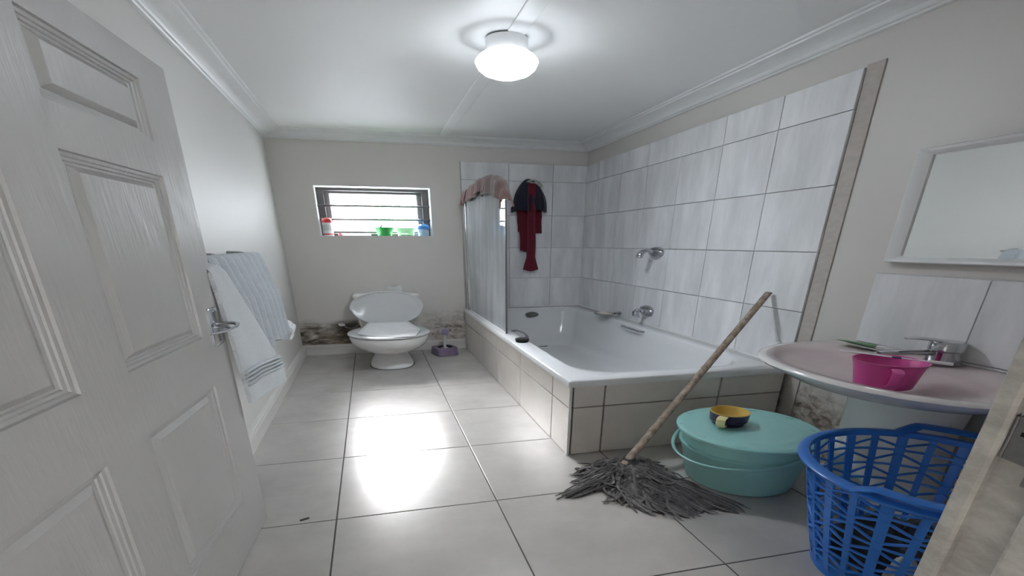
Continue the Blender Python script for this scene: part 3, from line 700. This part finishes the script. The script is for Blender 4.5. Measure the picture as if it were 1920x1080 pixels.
part('cloth', MB().sheet(towel_grid(lambda t: 1.06, BR, lambda s: .66 - .145 * s, 1.335, UL + .064, .056, 1.2, .006, nu=40, ph=1.1), .008), 'towel2', tw, 70)
for k in range(4):
    t = .76 + .030 * k
    G = [(UL + .133 + .0065 * abs(math.sin(q / 16 * PI * 1.2 + 1.1 + .5 * t)) ** 1.5, 1.062 + (BR(t) - 1.062) * q / 16, 1.30 + (.66 - .145 * q / 16 - 1.30) * (t - .045) / .955) for q in range(17)]
    part('woven_band', MB().tube(G, .0055, 6), 'towel2', tw, 60)
# spare roll holder
th_ = thing('paper_holder', 'chrome toilet paper holder on the left wall', 'paper holder', (UL, 1.97, .74))
part('plate', MB().box(UL, UL + .010, 1.84, 1.93, .800, .832, .003), 'chrome', th_)
part('arm', MB().tube([(UL + .006, 1.885, .815), (UL + .04, 1.885, .815), (UL + .058, 1.875, .79), (UL + .060, 1.850, .765), (UL + .060, 1.838, .748), (UL + .060, 1.975, .748)], .006, 8), 'chrome', th_)
part('end_stop', MB().tube([(UL + .060, 1.815, .70), (UL + .066, 1.810, .672), (UL + .060, 1.815, .648)], .006, 8), 'frame', th_)
pr = roll('hung_roll', T(UL + .064, 1.862, .742, rx=-PI / 2), 'half-used toilet roll on the holder below the towels', (UL + .064, 1.91, .70), r=.046, h=.100)
part('loose_sheet', MB().sheet([[(UL + .112 + .006 * math.sin(k * .9), 1.864 + .095 * j / 6, .745 - .018 * k + .005 * math.sin(j * 2 + k)) for j in range(7)] for k in range(7)], .003), 'paper', pr, 60)

# ================================================================== BASIN CORNER
bas = thing('basin', 'white pedestal wash basin on the right wall', 'basin', (1.07, .775, 0))
BV = .775; BW = .29
def bloop(z, e=0.0, du=0.0, n=48):
    """D-shaped basin loop: straight at the wall, curved in front"""
    o = []
    for k in range(n):
        t = 2 * PI * k / n; c, s_ = math.cos(t), math.sin(t)
        hw = BW - e; v = BV + hw * math.copysign(abs(s_) ** .80, s_)
        if c > 0: u = 1.03 + (.129 - e * .5) * math.copysign(abs(c) ** .35, c)
        else: u = 1.03 - (.255 - e) * abs(c) ** 1.0
        o.append((min(u, UR - .0125) - 0 + du, v, z))
    return o
def bowl(z, a, bf, bb, cu=.965):
    return [(cu + (bb if math.cos(2 * PI * k / 48) > 0 else bf) * math.cos(2 * PI * k / 48), BV + a * math.sin(2 * PI * k / 48), z) for k in range(48)]
R = [bowl(.655, .08, .06, .06, 1.03), bowl(.690, .15, .12, .09, 1.02), bowl(.735, .215, .18, .115, 1.01), bloop(.772, .030), bloop(.798, .008), bloop(.812, .001), bloop(.822, .002), bloop(.828, .008), bloop(.826, .018)]
part('shell', MB().rings(R, cap1=False), 'ceramic_pink', bas, 60)
R = [bloop(.826, .018), bowl(.818, .245, .150, .100), bowl(.800, .238, .146, .095), bowl(.772, .215, .130, .085), bowl(.745, .17, .105, .07), bowl(.725, .11, .07, .05), bowl(.716, .04, .03, .03)]
part('bowl', MB().rings(R, cap0=False), 'basin_inside', bas, 60, label='pinkish soap-filmed bowl')
part('waste', MB().lathe([(.024, .717), (.024, .721), (.012, .722)], 20, T(.965, BV, 0)), 'chrome', bas)
PU = 1.096
part('pedestal', MB().rings([oval(PU, BV + .028, hu, hv, hv, z, n=36, p=2.4) for hu, hv, z in ((.064, .140, 0), (.060, .132, .03), (.058, .124, .30), (.058, .124, .52), (.060, .130, .62), (.062, .140, .70))]), 'ceramic', bas, 60)
# tap
tp = thing('basin_mixer', 'chrome lever mixer tap at the back of the basin', 'tap', (1.118, BV - .002, .826))
part('body', MB().lathe([(.032, .826), (.034, .834), (.029, .840), (.0285, .892), (.031, .898), (.031, .930), (.028, .944), (.010, .948)], 28, T(1.116, BV, 0)), 'chrome', tp)
part('spout', MB().tube([(1.108, BV, .880), (1.085, BV + .010, .884), (1.050, BV + .024, .882), (1.015, BV + .038, .876), (1.000, BV + .044, .872)], [.015, .0155, .0145, .013, .012], 12, flat=(1.0, .8)), 'chrome', tp)
part('aerator', MB().lathe([(.013, .852), (.013, .872), (.011, .876)], 16, T(1.000, BV + .044, 0)), 'chrome', tp)
part('lever', MB().tube([(1.114, BV, .938), (1.094, BV + .012, .948), (1.066, BV + .026, .954), (1.046, BV + .036, .951)], [.019, .018, .015, .007], 12, flat=(.45, 1.1)), 'chrome', tp)

# pink jug in the basin
pk = thing('pink_jug', 'magenta plastic jug standing in the basin', 'jug', (.935, .74, .776))
PCU, PCV = .937, .741
part('body', MB().lathe([(.046, .760), (.049, .764), (.058, .86), (.062, .884), (.0635, .887), (.0610, .887), (.0565, .86), (.047, .770), (.0, .768)], 36, T(PCU, PCV, 0)), 'pink', pk)
hx = Vector((-.80, -.60)).normalized(); hx = Vector((-.62, -.78)).normalized()
def PH(d, z): return (PCU + hx.x * d, PCV + hx.y * d, z)
part('handle', MB().tube([PH(.056, .868), PH(.072, .872), PH(.080, .864), PH(.080, .835), PH(.074, .800), PH(.060, .785), PH(.050, .786)], .0075, 10, flat=(1.0, 1.3)), 'pink', pk)
tbr = thing('toothbrush', 'white and navy toothbrush lying across the pink jug', 'toothbrush', (.95, .76, .888))
A_, B_ = Vector((.914, .838, .8910)), Vector((1.003, .674, .8925))
def L_(t): return A_.lerp(B_, t)
part('handle', MB().tube([L_(0), L_(.25), L_(.5), L_(.66)], [.003, .0042, .0042, .003], 8), 'white', tbr)
part('grip', MB().tube([L_(.50), L_(.58)], .0048, 8), 'navy_plastic', tbr)
part('neck', MB().tube([L_(.64), L_(.84)], .0022, 6), 'white', tbr)
part('head', MB().tube([L_(.80), L_(1.0)], .0048, 8, flat=(1.6, .8)), 'white', tbr)
tt = thing('toothpaste_tube', 'green and white toothpaste tube on the back corner of the basin', 'toothpaste', (1.09, .93, .829))
A_, B_ = Vector((1.094, 1.000, .850)), Vector((1.110, .845, .851))
def tubering(t, wz, wu): 
    c = A_.lerp(B_, t); d = (B_ - A_).normalized(); n = Vector((-d.y * .80, d.x * .80, -.50)); w_ = Vector((-d.y * .5, d.x * .5, .80))
    return [c + n * (wu * math.cos(2 * PI * k / 20)) + w_ * (wz * math.sin(2 * PI * k / 20)) for k in range(20)]
part('tube', MB().rings([tubering(0, .0015, .030), tubering(.15, .006, .029), tubering(.35, .010, .026), tubering(.62, .012, .023)]), 'tubegreen', tt, 60)
part('sleeve', MB().rings([tubering(.60, .0122, .0232), tubering(.86, .012, .0165), tubering(.88, .008, .009)]), 'white', tt, 60)
part('cap', MB().rings([tubering(.875, .009, .009), tubering(.99, .008, .008), tubering(1.0, .006, .006)]), 'white', tt, 50)

# mirror
mr = thing('mirror', 'white framed mirror hanging above the basin', 'mirror', (UR, .80, 1.307))
MV0, MV1, MZ0, MZ1 = .60, 1.000, 1.308, 1.873
def mitre(i):
    C = [(MV0, MZ0), (MV1, MZ0), (MV1, MZ1), (MV0, MZ1)]; a, b = C[i], C[(i + 1) % 4]
    def ins(p, e, ez): return (p[0] + (e if p[0] == MV0 else -e), p[1] + (ez if p[1] == MZ0 else -ez))
    R = []
    for p in (a, b):
        R.append([(UR - .003,) + ins(p, 0, 0), (UR - .018,) + ins(p, 0, 0), (UR - .024,) + ins(p, .006, .006), (UR - .022,) + ins(p, .018, .018), (UR - .014,) + ins(p, .033, .033), (UR - .003,) + ins(p, .033, .033)])
    return MB().rings(R)
for i in range(4): part('frame_bar', mitre(i), 'trim', mr, 30)
part('backing', MB().box(UR - .006, UR - .001, MV0 + .01, MV1 - .01, MZ0 + .01, MZ1 - .01), 'frame', mr, 0)
part('glass', MB().box(UR - .010, UR - .0065, MV0 + .030, MV1 - .030, MZ0 + .030, MZ1 - .030), 'mirror', mr, 0)

# ================================================================== FLOOR THINGS
# teal bucket
BU, BVv = .853, .974
bk = thing('bucket', 'round teal plastic bucket with lid and hanging handle', 'bucket', (BU, BVv, 0))
part('body', MB().lathe([(.112, 0), (.128, .006), (.132, .03), (.148, .20), (.151, .235), (.156, .237), (.156, .247), (.150, .250), (.153, .330), (.149, .332), (.147, .25), (.126, .02), (0, .015)], 64, T(BU, BVv, 0)), 'teal', bk, 40)
part('lid', MB().lathe([(.157, .326), (.166, .327), (.168, .331), (.168, .343), (.165, .348), (.156, .350), (.148, .3465), (.140, .3445), (.128, .3445), (.124, .348), (.116, .349), (.112, .346), (.105, .3455), (0, .3455)], 72, T(BU, BVv, 0)), 'teal', bk, 40)
for k in range(10):
    a = 2 * PI * k / 10 + .2
    part('lid_tab', MB().box(.147, .162, -.010, .010, .347, .352, .002, T(BU, BVv, 0, a)), 'teal', bk)
pa = Vector((.28, -.96)).normalized(); pb = Vector((-pa.y, pa.x)) ; pb = Vector((-.96, -.28)).normalized()
bail = []
for k in range(33):
    t = PI * k / 32
    d = pa * (.156 * math.cos(t)) + pb * (.186 * math.sin(t)); bail.append((BU + d.x, BVv + d.y, .268 - .060 * math.sin(t)))
part('handle', MB().tube(bail, .0085, 8, flat=(1.3, .5)), 'teal', bk)
for sgn in (1, -1):
    part('handle_lug', MB().lathe([(.013, 0), (.013, .010), (.008, .014)], 14, T(BU + pa.x * .149 * sgn, BVv + pa.y * .149 * sgn, .268) @ Vector((pa.x * sgn, pa.y * sgn, 0)).to_track_quat('Z', 'Y').to_matrix().to_4x4()), 'teal', bk)
# mug on the lid
MU, MV_ = .822, 1.010
mg = thing('mug', 'wide dark purple mug with yellow inside on the bucket lid', 'mug', (MU, MV_, .349))
part('body', MB().lathe([(.034, .3465), (.038, .349), (.039, .362), (.0450, .374), (.0462, .400), (.0468, .414), (.0470, .426)], 40, T(MU, MV_, 0), cap1=False), 'purple', mg)
part('inside', MB().lathe([(.0470, .426), (.0474, .431), (.0450, .432), (.0435, .426), (.043, .40), (.036, .362), (0, .360)], 40, T(MU, MV_, 0), cap0=False), 'yellow', mg)
hd2 = Vector((-.80, -.60)).normalized()
def MH(d, z): return (MU + hd2.x * d, MV_ + hd2.y * d, z)
part('handle', MB().tube([MH(.043, .421), MH(.058, .421), MH(.066, .414), MH(.066, .385), MH(.060, .365), MH(.042, .362)], .0085, 10, flat=(.45, 1.35)), 'cream', mg)

# blue laundry basket
KU, KV, KH, KR0, KR1 = .857, .542, .533, .126, .184
def KP(a, t, d=0.0):
    r = KR0 + (KR1 - KR0) * t ** .85 + d; return (KU + r * math.cos(a), KV + r * math.sin(a), .012 + KH * t)
lb = thing('laundry_basket', 'blue openwork plastic laundry basket in front of the basin', 'laundry basket', (KU, KV, 0))
NR = 24; h1 = math.radians(32); h2 = h1 + PI
def rim_z(a):
    z = 0
    for h in (h1, h2):
        d = abs((a - h + PI) % (2 * PI) - PI); z = max(z, min(1, max(0, (.40 - d) / .17)))
    return z
rimp = [(KU + (KR1 + .005) * math.cos(a), KV + (KR1 + .005) * math.sin(a), .507 - (.0 if True else 0)) for a in [2 * PI * k / 96 for k in range(96)]]
R = []
for r, z in ((.000, .516), (.006, .517), (.013, .523), (.015, .535), (.011, .546), (.004, .549), (-.003, .546), (-.004, .533), (-.003, .518), (0, .516)):
    R.append([(KU + (KR1 + r) * math.cos(2 * PI * k / 96), KV + (KR1 + r) * math.sin(2 * PI * k / 96), z) for k in range(96)])
part('rim', MB().rings(R, cap0=False, cap1=False), 'blue', lb, 60)
for h in (h1, h2):
    pts = []
    for k in range(21):
        d = -.40 + .80 * k / 20; lift = min(1, max(0, (.40 - abs(d)) / .16)); pts.append((KU + (KR1 + .004 + .010 * lift) * math.cos(h + d), KV + (KR1 + .004 + .010 * lift) * math.sin(h + d), (.537 + .040 * lift)))
    part('handle', MB().tube(pts, .0120, 10, flat=(.8, 1.15)), 'blue', lb)
for k in range(NR):
    a = 2 * PI * (k + .5) / NR; w = .0150 if k % 2 else .0110
    da = w / .155
    G = [[KP(a - da / 2, t / 10 * .955), KP(a + da / 2, t / 10 * .955)] for t in range(11)]
    part('rib', MB().sheet(G, .004), 'blue', lb, 50)
for t, wd_ in ((.13, .010), (.27, .0085), (.41, .0085), (.55, .0085), (.69, .0085), (.83, .0085)):
    R = [[KP(2 * PI * k / 72, t + dt, dr) for k in range(72)] for dt, dr in ((-wd_, -.002), (-wd_, .002), (wd_, .002), (wd_, -.002), (-wd_, -.002))]
    part('hoop', MB().rings(R, cap0=False, cap1=False), 'blue', lb, 50)
m = MB()
for k in range(NR):
    for q, (t0, t1) in enumerate(((.13, .27), (.27, .41), (.41, .55), (.55, .69), (.69, .83), (.83, .955))):
        a0, a1 = 2 * PI * (k + .5) / NR, 2 * PI * (k + 1.5) / NR; th_a, th_b = t0 + (t1 - t0) * .22, t0 + (t1 - t0) * .78
        if (k + q) % 2: th_a, th_b = th_b, th_a
        m.tube([KP(a0, th_a), KP((a0 + a1) / 2, (th_a + th_b) / 2), KP(a1, th_b)], .0048, 5, flat=(1, .6))
part('lattice', m, 'blue', lb, 50, kind='stuff')
m = MB().lathe([(KR0 + .004, .0), (KR0 + .005, .055), (KR0 + .001, .075), (KR0 - .004, .055), (KR0 - .004, .004)], 64, T(KU, KV, 0), cap0=False, cap1=False)
part('foot_band', m, 'blue', lb, 50)
m = MB()
for k in range(10):
    a = 2 * PI * k / 10; m.tube([(KU, KV, .012), (KU + (KR0 - .003) * math.cos(a), KV + (KR0 - .003) * math.sin(a), .012)], .005, 6)
for r in (.04, .08, .115): m.tube([(KU + r * math.cos(2 * PI * k / 40), KV + r * math.sin(2 * PI * k / 40), .012) for k in range(40)], .005, 6, closed=True)
part('base_grid', m, 'blue', lb, 50)
def heap(cu, cv, r, z0, h, seed):
    rnd = random.Random(seed); ph = [rnd.uniform(0, 6) for _ in range(6)]; R = []
    for i in range(9):
        t = i / 8; row = []
        for k in range(36):
            a = 2 * PI * k / 36; w = 1 + .13 * math.sin(3 * a + ph[0]) + .08 * math.sin(7 * a + ph[1] + 3 * t) + .05 * math.sin(11 * a + ph[2])
            rr = r * math.cos(t * PI / 2) ** .6 * w if t < 1 else .004
            row.append((cu + rr * math.cos(a), cv + rr * math.sin(a), z0 + h * math.sin(t * PI / 2) * (1 + .15 * math.sin(4 * a + ph[3] + 5 * t))))
        R.append(row)
    return MB().rings(R)
top('dark_heap', heap(KU + .008, KV + .010, .088, .020, .20, 3), 'darkheap', 'dark heap in the bottom of the blue basket', 'laundry', (KU, KV, .02), smooth=70)  # near-black lump seen through the basket openings
top('white_laundry', heap(KU - .066, KV - .060, .024, .022, .16, 5), 'whitecloth', 'white cloth showing through the side of the blue basket', 'laundry', (KU - .085, KV - .075, .022), smooth=70)

# mop
mp = thing('mop', 'grey string mop with wooden handle leaning on the tiled wall', 'mop', (.59, 1.05, 0))
HA, HB = Vector((.583, 1.057, .100)), Vector((1.135, 1.336, 1.066))
part('handle', MB().tube([HA.lerp(HB, -.02), HA.lerp(HB, .25), HA.lerp(HB, .5), HA.lerp(HB, .75), HA.lerp(HB, 1.0)], [.0115, .0115, .0112, .0112, .011], 14), 'wood', mp)
for t in (.43, .52): part('nail_hole', MB().lathe([(.0025, -.0122), (.0025, .0122)], 8, T(*HA.lerp(HB, t), .9, PI / 2)), 'dark_hole', mp)
part('socket', MB().lathe([(.030, .040), (.034, .055), (.030, .075), (.020, .092), (.016, .112)], 20, T(.588, 1.060, 0)), 'frame', mp)
m = MB(); m_light = MB(); rnd = random.Random(11)
def strand(ctrl, r):
    P = [Vector(p) for p in ctrl]; out = []
    n = len(P)
    for i in range(n - 1):
        p0, p1, p2, p3 = P[max(i - 1, 0)], P[i], P[i + 1], P[min(i + 2, n - 1)]
        for q in range(4):
            t = q / 4; out.append(.5 * ((2 * p1) + (p2 - p0) * t + (2 * p0 - 5 * p1 + 4 * p2 - p3) * t * t + (3 * p1 - p0 - 3 * p2 + p3) * t ** 3))
    out.append(P[-1]); (m if rnd.random() < .7 else m_light).tube(out, [r] * (len(out) - 2) + [r * .8, r * .4], 4)
def lay(target, n, spread, zmax, wig=.010, start=.03, rr=.0034, bow=(0, 0)):
    for _ in range(int(n * 1.35)):
        a = rnd.uniform(0, 2 * PI); s_ = start * math.sqrt(rnd.random())
        p0 = Vector((.588 + s_ * math.cos(a), 1.055 + s_ * math.sin(a), .062 + rnd.uniform(-.015, .02)))
        k = rnd.random(); e = target[0].lerp(target[1], k); ln = rnd.uniform(.74, 1.0)
        e = Vector((p0.x + (e.x - p0.x) * ln + rnd.gauss(0, spread), p0.y + (e.y - p0.y) * ln + rnd.gauss(0, spread), .004 + rnd.random() * .006))
        lvl = rnd.random(); ctrl = [p0]
        for t in (.18, .38, .6, .8):
            q = p0.lerp(e, t); hgt = (.030 + zmax * lvl) * (1 - t) ** .8 + .004
            if t < .3: hgt = max(hgt, .05 + .03 * lvl)
            b = math.sin(t * PI)
            ctrl.append(Vector((q.x + rnd.gauss(0, wig) + bow[0] * b, q.y + rnd.gauss(0, wig) + bow[1] * b, max(.0035, hgt + rnd.gauss(0, .003)))))
        ctrl.append(e); strand(ctrl, rr * rnd.uniform(.8, 1.2))
V3 = lambda u, v: Vector((u, v, .01))
lay((V3(.70, .815), V3(.755, .80)), 90, .010, .05, bow=(.0, .012))      # long tail to the right
lay((V3(.60, .800), V3(.72, .825)), 130, .010, .05, bow=(-.012, 0))
lay((V3(.52, .845), V3(.62, .81)), 90, .012, .045, bow=(-.024, 0))
lay((V3(.66, .93), V3(.70, .86)), 70, .012, .06, bow=(.014, .016))
lay((V3(.43, 1.03), V3(.45, .985)), 95, .014, .055, wig=.013)           # left lobe
lay((V3(.44, 1.075), V3(.50, 1.12)), 45, .012, .06, wig=.012)
lay((V3(.355, .962), V3(.38, .965)), 26, .008, .03, wig=.005)
lay((V3(.47, .90), V3(.50, .92)), 24, .016, .03, wig=.02)
lay((V3(.62, 1.13), V3(.70, 1.06)), 50, .012, .06, wig=.012)
part('strands', m, 'mop', mp, 0, kind='stuff')
part('pale_strands', m_light, 'mop_light', mp, 0, kind='stuff')

# crumbs
top('floor_crumb', MB().box(-.010, .010, -.0035, .0035, 0, .004, .0015, T(-.2035, 1.010, .0002, .4)), 'crumb', 'tiny dark crumb on the floor tile near the door', 'crumb', (-.2, 1.01, 0))

# ================================================================== WINDOW SILL
VS = VB + .046; ZS = WZ0 + .0066
can = thing('spray_can', 'white and red deodorant can at the left end of the window sill', 'spray can', (-.187, VS, ZS))
part('body', MB().lathe([(.024, 0), (.0255, .003), (.0255, .150), (.022, .156)], 24, T(-.187, VS, ZS)), 'white', can)
part('cap', MB().lathe([(.0260, .152), (.0260, .178), (.022, .196), (.014, .206), (.004, .209)], 24, T(-.187, VS, ZS)), 'red', can)
part('band', MB().lathe([(.0258, .012), (.0258, .026)], 24, T(-.187, VS, ZS), cap0=False, cap1=False), 'red', can)
part('print_panel', MB().lathe([(.0258, .060), (.0258, .128)], 24, T(-.187, VS, ZS), cap0=False, cap1=False), 'offwhite', can)
bt = thing('pink_toothbrush', 'white toothbrush with pink end lying on the window sill', 'toothbrush', (-.05, VS, ZS))
part('handle', MB().tube([(-.125, VS - .010, ZS + .012), (-.05, VS - .004, ZS + .014), (.018, VS, ZS + .012)], .0065, 8), 'white', bt)
part('end', MB().lathe([(.011, 0), (.012, .02), (.006, .034)], 14, T(-.130, VS - .010, ZS)), plain('pink_cap_plastic', (.72, .22, .28), .35), bt)
gc = thing('green_cup', 'green plastic cup in the middle of the window sill', 'cup', (.087, VS, ZS))
part('body', MB().lathe([(.033, 0), (.034, .003), (.047, .096), (.050, .098), (.050, .103), (.046, .103), (.032, .006), (0, .005)], 32, T(.087, VS, ZS)), 'green', gc)
top('grey_stub', MB().tube([(.075, VS, ZS + .05), (.070, VS, ZS + .11), (.078, VS, ZS + .135), (.088, VS, ZS + .130)], .005, 8), 'frame', 'small grey stick poking out of the green cup', 'stick', (.075, VS, ZS + .01))
pg = thing('pale_green_tub', 'pale see-through green tub beside the blue-capped bottle', 'tub', (.196, VS, ZS))
part('body', MB().lathe([(.040, 0), (.041, .003), (.048, .094), (.050, .098), (.048, .100), (.039, .006), (0, .005)], 32, T(.194, VS, ZS)), 'pale_green', pg)
part('contents', MB().lathe([(.034, .007), (.036, .020), (.02, .030), (0, .032)], 24, T(.194, VS, ZS)), 'green', pg)
bb = thing('blue_capped_bottle', 'clear bottle with sky blue cap at the right end of the sill', 'bottle', (.285, VS, ZS))
part('body', MB().lathe([(.026, 0), (.028, .004), (.028, .082), (.024, .088)], 24, T(.284, VS, ZS)), plain('pale_blue_plastic', (.45, .62, .80), .25), bb)
part('cap', MB().lathe([(.0315, .084), (.0325, .088), (.0320, .118), (.026, .134), (.012, .142), (.003, .143)], 28, T(.284, VS, ZS)), 'skyblue', bb)

# ================================================================== CEILING LAMP
LU, LV = .388, 1.549
lp = thing('ceiling_lamp', 'round white ceiling lamp, switched on', 'lamp', (LU, LV, ZC - .01))
part('base', MB().lathe([(.053, ZC - .0095), (.053, ZC - .055), (.049, ZC - .075), (.049, ZC - .085)][::-1], 40, T(LU, LV, 0)), 'trim', lp)
part('collar', MB().lathe([(.050, 2.530), (.056, 2.524), (.070, 2.504), (.0785, 2.484), (.080, 2.474), (.078, 2.470), (.070, 2.476), (.045, 2.500)], 48, T(LU, LV, 0)), 'lamp_collar', lp, 60)
part('diffuser', MB().lathe([(.0775, 2.472), (.0770, 2.462), (.072, 2.442), (.060, 2.420), (.038, 2.402), (.015, 2.396), (0, 2.395)], 48, T(LU, LV, 0), cap0=True), 'lamp', lp, 60)
part('maker_mark', MB().box(-.010, .010, -.003, .003, -.0008, .0006, 0, T(LU - .030, LV - .040, 2.4090, .2, .3)), 'sash', lp, 0)
